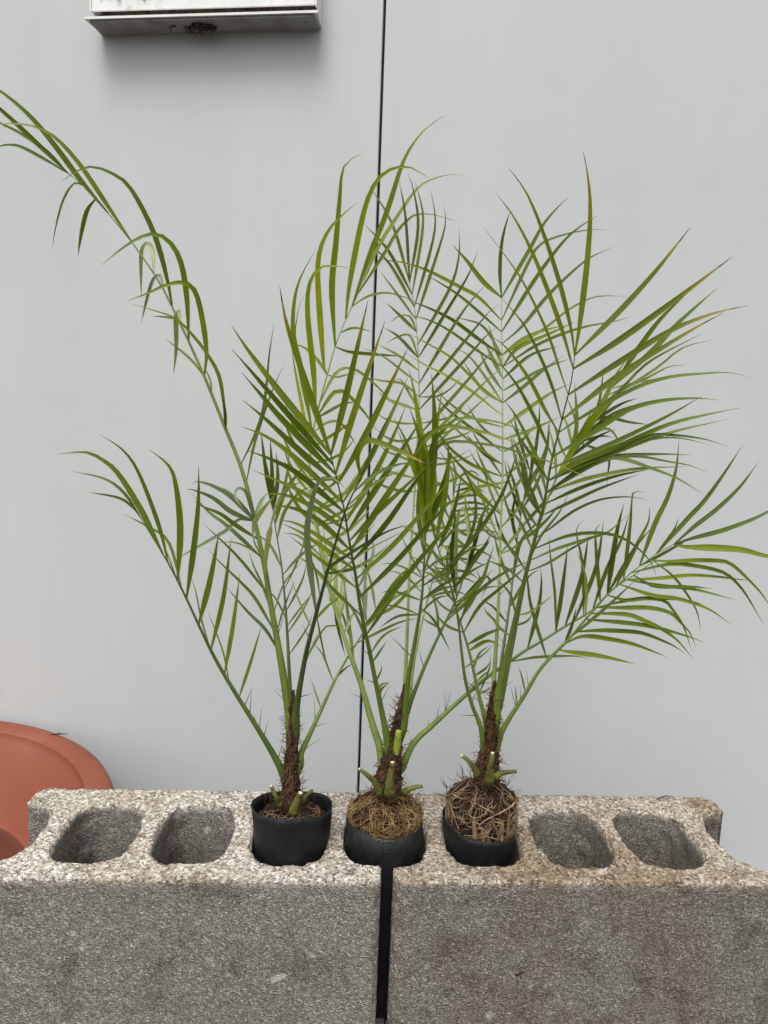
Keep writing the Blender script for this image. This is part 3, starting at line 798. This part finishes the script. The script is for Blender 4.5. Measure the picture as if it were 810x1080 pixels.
frond(0, '312,772 313,745 322,693 332,653 337,634 347,597 361,548 372,521 381,505', -.16, '''
10 -.10 s 334,645 328,606 324,563 328,534 334,512 343,503 353,505 368,519
9 -.03 y 382,504 377,482 383,468 394,465 420,475 453,491
6 .0 d 378,510 392,480 405,450 416,430
6 .02 d 374,518 396,500 420,490 438,488
4.5 .03 k 368,532 395,510 424,495
3.5 .04 k 340,622 380,585 430,558
3 .05 d 338,628 332,600 318,570
4.5 .0 g 333,652 345,640 360,628
3 .03 k 333,650 342,690 350,716
3 .04 k 323,700 341,664 350,660 370,661
2.5 .03 k 320,705 330,680 338,662
3 .03 k 330,662 316,635 307,610
''', 4.2, 'petiole_dark', pw=1.6, spines=3)

frond(0, '317,806 317,796 326,776 339,748 352,720 365,696 380,672 389,655 400,640', .16, '''
6.5 -.04 g 388,656 411,624 440,592 470,556
5.5 -.02 g 390,653 415,640 440,615 462,600
5 .02 g 384,665 410,635 432,622 450,615
5 .03 d 396,645 420,610 450,585
4 .05 k 376,678 420,657 442,652
4 .04 d 386,660 382,630 370,606
3.5 .04 k 372,684 362,650 350,622
3 .03 k 353,718 340,690 328,676
2.5 .03 k 339,748 332,728 328,716
3 .03 k 354,716 364,705 372,700
4 .04 k 396,646 390,610 380,590
''', 4.0, 'petiole', spines=6)

# === middle palm
F2B = '403,806 402,792 392,761 381,722 370,692 360,662 350,630 340,590 332,545 327,505 328,467 335,433 345,396 352,370 362,343 373,320 384,296'
frond(1, F2B, .22, '''
9.5 -.05 y 373,318 391,268 408,225 424,175 434,155 448,137 468,122
8.5 -.05 b 366,335 368,305 378,250 387,213 398,190 410,180 421,176 434,177 454,189
9 -.05 b 352,368 350,305 354,259 358,212 361,181 369,169 382,162
9 -.05 b 344,400 342,390 337,330 335,283 339,259 348,241 360,228 376,214
8.5 -.05 b 335,435 331,396 325,339 325,307 331,289 341,281 358,281 373,284
7.5 -.05 b 330,458 319,396 310,357 309,337 311,315 317,293 333,263
5 .0 b 328,470 313,400 307,363
3 .02 k 329,460 312,370 315,325 323,309
6 .02 g 384,296 400,259 422,224 441,198 459,188 478,184 491,186
5 .03 y 380,303 405,268 420,243 434,229 442,226 459,227 483,234
5 .05 g 373,320 382,316 393,311 408,309 425,313 442,319
4.5 .06 g 363,346 374,346 393,350
5 .06 g 354,372 367,371 386,373 425,376
4.5 .06 k 345,402 356,398 371,394 380,394
5 .05 g 336,430 354,394 372,389 395,405 420,432
5 .05 g 345,396 335,380 320,366 307,364
6 .04 g 334,437 356,412 380,430 398,455
5 .05 k 332,445 345,435 362,426 378,424
5 .04 k 330,455 345,446 360,447 376,470
S 6 5.5 -.03 b 328,480 296,420 333,560 300,500 -4
S 5 5 .05 g 329,470 372,440 334,550 382,520 6
S 6 5 .06 k 331,530 375,480 345,610 405,575 5
S 5 4 .02 p 343,600 330,540 352,636 352,560 1
S 4 4 .03 p 353,640 350,580 360,660 362,600 1
4 .05 k 362,668 352,640 345,628
4 .05 d 352,640 356,660 364,692
5 .03 s 364,672 371,650 380,640
5 .05 k 371,695 366,640 361,600
5 .04 g 349,625 332,600 312,585
4 .04 g 338,585 316,566 298,562
''', 4.0, 'petiole_pale', pw=1.2, spines=8)

frond(1, '410,800 409,785 404,757 396,718 389,683 381,646 374,600 372,591 367,563 363,537 358,517 354,500 349,480', -.10, '''
10 -.02 y 349,479 318,390 302,340 295,302
11 -.03 g 350,481 300,420 262,370 244,343
9.5 -.03 g 352,490 300,432 262,388 244,368
10 -.03 g 354,500 300,445 274,415 255,393
9.5 -.03 g 357,514 310,470 280,442 256,422
9 -.03 g 360,526 310,482 280,460 254,450
9 -.03 g 362,537 315,500 285,484 260,475
8 -.03 g 364,548 320,520 290,506 267,496
8.5 -.02 g 366,560 330,535 300,522 280,521
8 -.02 g 369,576 335,548 306,535 285,534
7 -.01 g 372,590 335,565 312,552 292,548
7 .0 g 375,604 340,577 318,562 297,552
6 .0 g 378,620 345,596 322,578 305,565
5 .01 d 383,655 352,622 338,605 318,590
4 .02 d 388,678 376,650 362,630
9.5 -.02 y 350,478 362,430 376,370 388,317
9.5 -.02 y 354,496 372,440 392,380 406,339
9.5 -.02 y 360,514 385,460 412,405 430,367
9 -.02 g 364,531 392,480 416,430 430,398
8 -.02 g 366,550 395,500 415,460 428,428
9 -.02 g 368,556 400,510 430,465 446,440
10 -.03 g 371,577 400,535 430,490 450,462
9 -.03 g 375,590 405,555 440,505 462,480
7 -.02 g 356,570 390,548 420,520 452,490
8 -.03 g 382,612 415,575 450,535 480,500
7.5 -.03 g 383,626 420,590 455,550 485,520
7 -.03 g 387,655 420,618 452,580 478,552
5 -.02 d 342,604 372,582 410,560 440,552
5 .01 d 388,672 400,650 420,622
4 .02 k 391,692 405,670 425,660
3.5 .02 d 393,700 400,688 408,676
3 .01 d 397,716 402,707 402,701
3 .01 k 391,730 402,722 411,720
3.4 .01 k 389,738 402,728 411,719
4 .03 s 381,650 376,620 372,600
5 .03 s 386,664 386,620 380,590
6 .03 s 379,618 388,600 394,580 390,560
''', 4.2, 'petiole', pw=1.7, spines=9)

F2C = '424,770 426,740 428,704 430,655 432,600 436,540 440,470 442,418 441,374 439,341 436,318 432,298'
frond(1, F2C, .24, '''
4.6 -.02 k 433,300 428,231 421,190
4.6 -.02 k 434,304 441,240 436,200 430,183
4.6 -.02 k 435,310 446,240 443,210 437,191
4.6 -.02 k 438,330 455,260 459,230 454,200
4.8 -.02 k 439,343 462,265 470,235 468,217
5 -.02 k 441,368 474,305 484,270 484,240
5 -.02 k 441,384 476,320 494,290 504,264
5 -.02 k 442,398 484,335 505,308 513,300
5 -.02 k 442,418 490,360 515,330 527,321
5 -.02 k 442,438 490,380 515,352 528,343
5 -.02 k 441,455 490,405 515,375 530,362
5 -.02 k 441,470 485,430 515,400 532,386
5 -.02 k 440,490 485,445 512,420 530,410
5 .0 k 433,300 415,240 397,207 388,196
5 .0 k 434,306 410,265 384,236
5 .0 k 437,320 412,280 389,256
5 .0 k 438,335 415,305 400,285
5 .0 k 439,352 422,333 407,319
5 .0 k 441,373 420,355 404,345
5 .0 k 441,388 420,375 398,363
4 .03 k 440,356 432,334 420,334 412,340
4 .03 k 441,382 432,354 416,357 408,362
4 .03 k 442,405 425,392 404,376 380,366
4 .04 k 442,420 425,405 405,402 386,398
4 .03 k 442,430 430,412 422,400 414,402
S 6 4.6 .03 k 442,430 400,415 438,520 390,505 -6
S 5 4.6 .03 k 441,470 505,455 436,560 500,540 6
S 4 3.5 .05 k 442,425 486,398 441,480 500,470 8
''', 2.6, 'petiole_pale', pw=1.2, spines=3)

frond(1, '426,764 430,720 437,680 444,637 447,600 449,560 451,530', .02, '''
10 -.02 b 450,545 446,480 438,420 431,388
10 -.02 g 452,540 458,480 458,430 455,394
9 -.02 g 451,545 450,500 442,460 432,430
10 -.02 b 450,560 452,500 462,440 466,410
10 -.03 g 453,560 466,520 473,490 473,466
9 -.02 b 451,570 445,520 430,480 420,455
9 .0 b 452,555 458,510 454,470
8 .02 g 448,590 441,540 444,490
7 -.06 y 452,540 440,475 465,451 486,451 514,457 536,464 563,474
6 -.05 g 453,545 452,480 478,444 501,442 532,447 555,457 572,470
5 -.04 y 453,550 450,490 470,467 514,469 551,478 590,491 624,506 635,512
6 .0 g 450,530 430,470 415,440
6 -.03 g 449,560 470,500 478,470
5 .03 g 448,600 460,570 486,545
5 .03 d 446,620 470,600 492,575 500,560
4 .03 d 444,637 470,615 500,605
4 .02 k 443,640 458,655 475,687
3 .03 k 447,610 430,580 422,560
4 .04 k 443,645 420,650 400,662
S 4 4 .06 k 447,600 492,588 443,650 480,630 -5
S 4 3.8 .05 k 446,610 404,590 443,650 398,640 6
''', 4.4, 'petiole', pw=1.2, spines=5)

frond(1, '425,772 426,763 437,730 450,698 463,670 478,639 488,612 497,585 503,560', .10, '''
8 -.03 d 488,612 495,590 511,539
9 -.04 d 492,600 500,590 517,570
7 -.03 d 480,633 476,590 481,533
6 -.05 s 482,628 481,560 486,536 492,545 494,585 490,605
5 .02 g 500,572 508,545 523,520
5 .02 g 500,572 492,540 490,515
5 .02 g 474,648 505,612 514,608 516,612 507,632
6 .0 g 478,640 505,618 516,590 521,575
4 .04 k 470,656 496,630 512,622
4 .04 d 463,670 460,640 450,615
3.5 .04 k 466,664 450,655 444,650
S 5 4.4 .05 k 486,616 455,590 500,570 470,540 -5
''', 3.6, 'petiole', spines=6)

frond(1, '428,760 438,690 449,640 462,590 472,555 478,525 482,505', .24, '''
S 9 4.2 .01 k 482,505 505,508 470,562 530,565 -6
S 6 4.0 .03 k 481,512 470,480 468,570 445,540 4
S 5 4.4 .03 k 466,575 520,590 452,630 495,625 -6
5 -.02 b 478,525 500,515 526,510 546,505
''', 2.4, 'petiole_pale', spines=0)

F2G = '427,806 430,794 439,780 454,767 470,752 489,735 504,722 518,711 537,698 554,686 570,677 592,663 624,644 639,628 654,615 668,602 683,591 694,583 711,574'
frond(1, F2G, .17, '''
6 -.02 k 557,684 568,640 571,615 570,599
6.5 -.02 k 581,669 593,620 599,574
5 -.04 k 594,672 585,626 580,583 579,563
6.5 -.02 k 594,661 613,610 621,562
6.5 -.02 k 608,655 628,600 637,548
5 -.05 k 615,651 614,596 608,563 611,552 616,549
6.5 -.05 k 629,633 628,574 629,556 634,552
6 -.02 k 623,645 640,600 655,570 664,540
8 -.05 k 643,622 650,565 658,531
8 -.05 k 660,607 664,556 667,522 672,518 680,520
6 -.02 k 651,616 674,570 684,550 685,535
6 -.02 k 640,628 668,580 688,556
7 -.03 k 676,595 691,552 704,525 713,495 716,465
7 -.03 k 695,581 724,548 742,529 761,503 783,470
6.5 -.01 k 711,574 733,555 755,538 780,514 800,487
7 .02 d 712,573 730,568 750,563 770,557 800,545 830,528
10 -.02 g 709,575 724,577 752,578 772,579 787,581 806,586 836,590
4 -.02 k 697,583 710,560 716,545
5 .03 k 680,600 706,580 732,565
6 .03 g 683,593 706,592 734,591 764,592 775,598 789,611 803,626 816,645
6 .04 g 668,603 706,595 734,597 758,602 771,609 786,626 805,658
6 .04 g 660,608 697,610 725,607 752,608 778,611 797,613
4 .06 k 540,697 568,693 606,692 622,695
''', 3.8, 'petiole', pw=1.0, spines=12)

# === right palm
frond(2, '523,760 524,741 531,708 541,664 550,625 559,588 567,557 574,530 581,489 589,457 595,433 603,400 606,375', -.05, '''
8.5 -.02 y 607,374 611,346 618,289 622,242 622,205 618,174 615,160
9 -.03 y 607,375 650,332 690,288 728,240
9.5 -.03 y 605,392 650,361 710,318 772,271
9 -.03 y 602,416 650,384 705,350 752,331 790,322
9 -.03 y 597,438 650,398 705,363 742,341 763,330
6.5 -.03 g 592,459 617,438 668,410 705,398 742,394 770,393 791,398
8 -.03 g 589,478 624,457 661,433 696,423 733,420 759,422
7 -.03 g 585,495 640,470 700,441 740,418
8.5 -.04 g 583,502 610,488 650,472 705,448 752,436 781,430
7 -.04 g 582,508 610,492 650,477 705,457 768,442
6.5 -.04 d 581,512 640,480 685,460 709,459 742,463 768,471
5.5 -.03 g 580,515 650,476 690,463 715,462 737,466 752,471
6.5 -.04 d 580,516 620,490 650,481 696,479 730,480
6.5 -.04 d 579,518 630,488 668,481 705,487 728,491 747,499
7 -.05 d 579,520 630,487 652,483 687,494 715,505 741,521
6 -.04 g 577,524 615,506 650,498 678,494 724,492
5.5 -.03 g 575,536 611,515 650,502 690,494
5 -.03 g 572,550 605,528 633,515 674,500
4 .0 k 567,566 578,559 605,539 633,527 661,524 683,527
5 .0 g 563,580 596,566 624,562 650,565 670,576 687,594 693,612
4.5 .0 g 559,592 587,579 624,567 640,562 663,543
4 .0 k 556,608 578,594 611,574 637,563
4 .0 k 560,588 570,566 590,540 600,520
6.5 -.02 y 606,376 602,346 590,298 573,246 557,207 542,184 535,176
6.5 -.02 y 603,395 592,346 573,294 557,257 540,226 524,205
6.5 -.02 y 598,418 590,390 576,349 552,299 529,265 510,240
6 -.02 g 593,438 583,410 570,377 552,342 527,312
6 -.02 g 588,462 574,431 558,400 535,368 518,354
5.5 -.01 g 583,484 568,449 550,414 537,395 522,378
5.5 -.01 g 580,502 560,470 545,440 530,420
5.5 .0 g 578,512 560,480 548,462 536,440
5.5 .01 d 572,540 555,505 545,480
5.5 .02 d 570,548 556,520 551,496 548,470
5 .02 d 565,565 552,540 540,510
4.5 .03 d 561,580 548,550 530,530
4 .03 d 556,602 540,580 520,560
4 .03 d 552,618 535,600 512,590
4 .03 d 545,645 537,625 522,610
4 .03 k 538,675 525,660 515,645
3.4 .02 k 548,655 560,645 583,628
3.4 .02 k 546,665 556,655 562,645
S 4 4.5 .05 d 577,522 562,478 566,560 545,520 2
''', 5.2, 'petiole', pw=1.6, spines=4)

frond(2, '520,748 521,717 525,652 527,597 528,560 530,500 530,438 530,388 529,350 529,314', .25, '''
6.5 -.02 k 529,313 527,290 528,265 531,246 537,226 541,222
6 -.02 k 530,313 557,266 573,237 590,217 601,207
5 .0 k 530,333 557,278 570,258 594,248 618,243 640,242
6 -.01 k 530,350 566,292 594,255 612,239 631,227
5.5 -.01 k 530,366 549,346 575,315 598,292 622,272 651,259
4 .0 k 531,380 575,346 598,328 622,315 640,312 662,313
4.5 -.02 k 531,392 570,362 612,346 648,339 667,333
6 -.02 g 531,378 540,366 561,353 598,342
6 -.02 g 531,386 545,368 575,354 606,340
5 .0 k 531,398 559,375 590,365
5.5 .0 k 531,430 550,410 570,393 594,375
5 .0 k 531,418 552,400 575,388 602,378
6.5 .0 g 531,455 545,440 579,416 600,405
5 .01 k 530,470 556,455 590,440
8 -.02 g 529,316 510,298 492,275 477,258
6 -.02 y 529,334 505,314 487,304 468,294 450,285 425,277 401,274
5 -.02 g 529,353 515,338 487,314 468,301 448,289
5.5 -.02 g 529,378 505,358 478,338 450,324 428,316
5 -.02 g 530,388 502,369 474,349 450,337 424,331
5 -.02 g 530,425 506,407 478,379 450,362 428,350
5.5 -.02 b 530,440 524,434 496,412 468,395 450,386 424,370
4 .03 k 530,372 510,345 490,337 478,335
6 .02 k 529,385 522,365 515,342
6 .02 k 529,396 518,375 510,358
5 .03 k 530,412 515,390 504,366
5 .03 k 530,420 512,398 494,375 478,366
5 .03 k 530,430 508,410 488,380
S 6 5 -.02 g 530,455 455,400 529,540 460,470 -8
S 5 4.6 .03 k 530,470 490,430 528,570 490,520 -3
S 5 4.6 .03 k 530,480 566,440 528,580 560,540 4
S 4 4.2 .03 k 530,500 500,450 528,570 505,500 -3
3 .03 k 527,590 545,575 570,545
3 .03 k 528,575 512,560 505,545
3.5 .03 k 525,660 515,648 510,640
''', 2.8, 'petiole_pale', pw=1.1, spines=4)

frond(2, '526,745 540,680 555,605 570,548 587,504 602,480 620,446 637,418 650,402', .16, '''
8 -.02 g 648,405 672,369 696,337 726,308
8 -.02 g 645,410 687,371 715,341 756,304
9 -.02 b 600,484 625,445 650,415
9 -.02 b 592,498 618,450 634,425
8 -.01 b 586,506 606,470 626,430
8 .0 g 608,470 632,432 650,395 662,378
4 .02 k 625,440 660,405 687,380 744,350
4 .02 k 630,432 690,390 720,367 754,358
4 .03 k 640,418 680,400 705,387 724,385
3.5 .04 k 645,410 670,404 700,398
6 .02 d 602,482 608,450 606,403
6 .02 d 610,468 630,430 637,385
6 .02 d 605,475 626,445 655,412 672,390
5 .03 k 618,450 640,440 662,445 685,448
5 .03 k 610,466 640,452 655,470 662,482
4 .03 k 612,462 634,460 648,462
S 5 5.0 .03 d 590,500 640,470 620,450 672,415 -4
S 4 4.5 .04 k 588,504 578,450 612,462 600,420 2
5 .02 d 640,480 641,500 640,512
''', 4.0, 'petiole', spines=0)

frond(2, '510,790 507,767 498,744 491,718 487,689 484,661 479,630 468,596 457,563', .0, '''
7 -.02 g 459,568 452,530 452,490 447,455
8 -.02 g 460,572 470,520 473,490 472,466
7 -.02 g 463,582 478,540 487,500
6 -.02 d 470,602 505,560 530,520 549,468
5 .0 d 474,612 498,560 500,520 478,478
6 -.02 d 478,625 505,585 520,560
5 .0 d 482,645 515,615 540,600 562,590
5 .02 g 468,596 440,565 420,552
4 .02 d 484,661 496,630 520,600
4 .02 d 475,618 455,600 432,585
3.4 .02 k 489,705 510,690 520,680
S 4 4 .02 g 463,580 500,545 482,640 530,620 -5
''', 3.4, 'petiole', spines=6)

frond(2, '514,792 513,767 505,733 496,692 487,661 480,640 474,615 468,590', .12, '''
6 -.03 g 488,664 505,640 524,623 561,593
6 -.02 g 492,685 511,677 520,677 528,682
6 -.03 g 490,682 515,668 532,662
5 .0 g 484,655 500,630 506,612 502,600
5 .02 g 478,632 460,610 440,600
5 .02 d 474,612 472,585 480,560
3 .0 d 500,705 505,690 517,680
3.4 .0 d 498,715 512,705 517,698
3 .01 d 512,730 516,705 517,690
3 .01 k 507,730 520,724
3 .01 k 503,722 510,712 518,706
S 4 4.4 .04 k 488,668 462,640 474,615 450,590 -4
''', 3.8, 'petiole', spines=7)

frond(2, '524,790 528,775 537,758 554,732 568,708 583,691 600,674 615,656 626,644 646,622 668,607 690,592', .07, '''
6 .0 g 668,608 690,618 730,619 753,621
5 .0 g 660,614 700,618 734,622 777,633
6.5 .0 g 652,620 688,628 712,631 734,637 752,645 770,658
6 .0 g 640,630 660,633 682,631 715,632 742,637
6.5 .0 g 630,642 660,641 684,641 706,646 717,656 728,668 734,683
5 .0 g 632,640 670,632 699,633 710,644 721,661 730,688
6.5 .0 g 622,648 660,648 678,654 697,663 715,676 731,695
6.5 .0 g 616,656 660,657 688,661 715,668 742,677
6.5 .01 g 607,665 633,665 661,666 678,668 697,675 712,682 723,690
6.5 .01 g 596,677 615,671 643,674 670,680 704,693
7 .01 g 590,684 596,687 633,692 669,700
4 .02 k 690,592 712,610 731,637 737,652 739,667
6 -.02 k 580,696 560,640 556,610 552,590
5 -.02 k 600,674 640,640 670,612
5 .0 d 594,680 603,660 608,640
4 .02 k 620,650 618,610 608,580
2.6 .0 k 556,729 550,712 546,702
2.4 .0 k 546,742 544,730 543,722
''', 3.8, 'petiole', pw=1.0, spines=8)

frond(2, '524,738 530,690 535,656 541,610 545,573 551,535 560,500', .22, '''
6 -.02 d 545,573 540,545 546,511
6 .0 d 549,548 545,520 534,485
6 .0 d 553,530 560,500 560,478
6 .0 d 556,515 552,490 540,460
5 .0 d 558,508 575,480 580,440
5 .0 k 541,610 550,570 575,545
5 .0 k 538,640 556,610 570,600
5 .0 k 540,620 528,590 520,560
4 .0 k 535,656 520,640 506,632
S 5 5 .02 d 560,500 574,420 545,575 590,530 3
S 5 5 .02 d 560,500 545,430 543,590 520,530 -3
''', 2.6, 'petiole_dark', spines=2)
print('leaflets', nleaf)
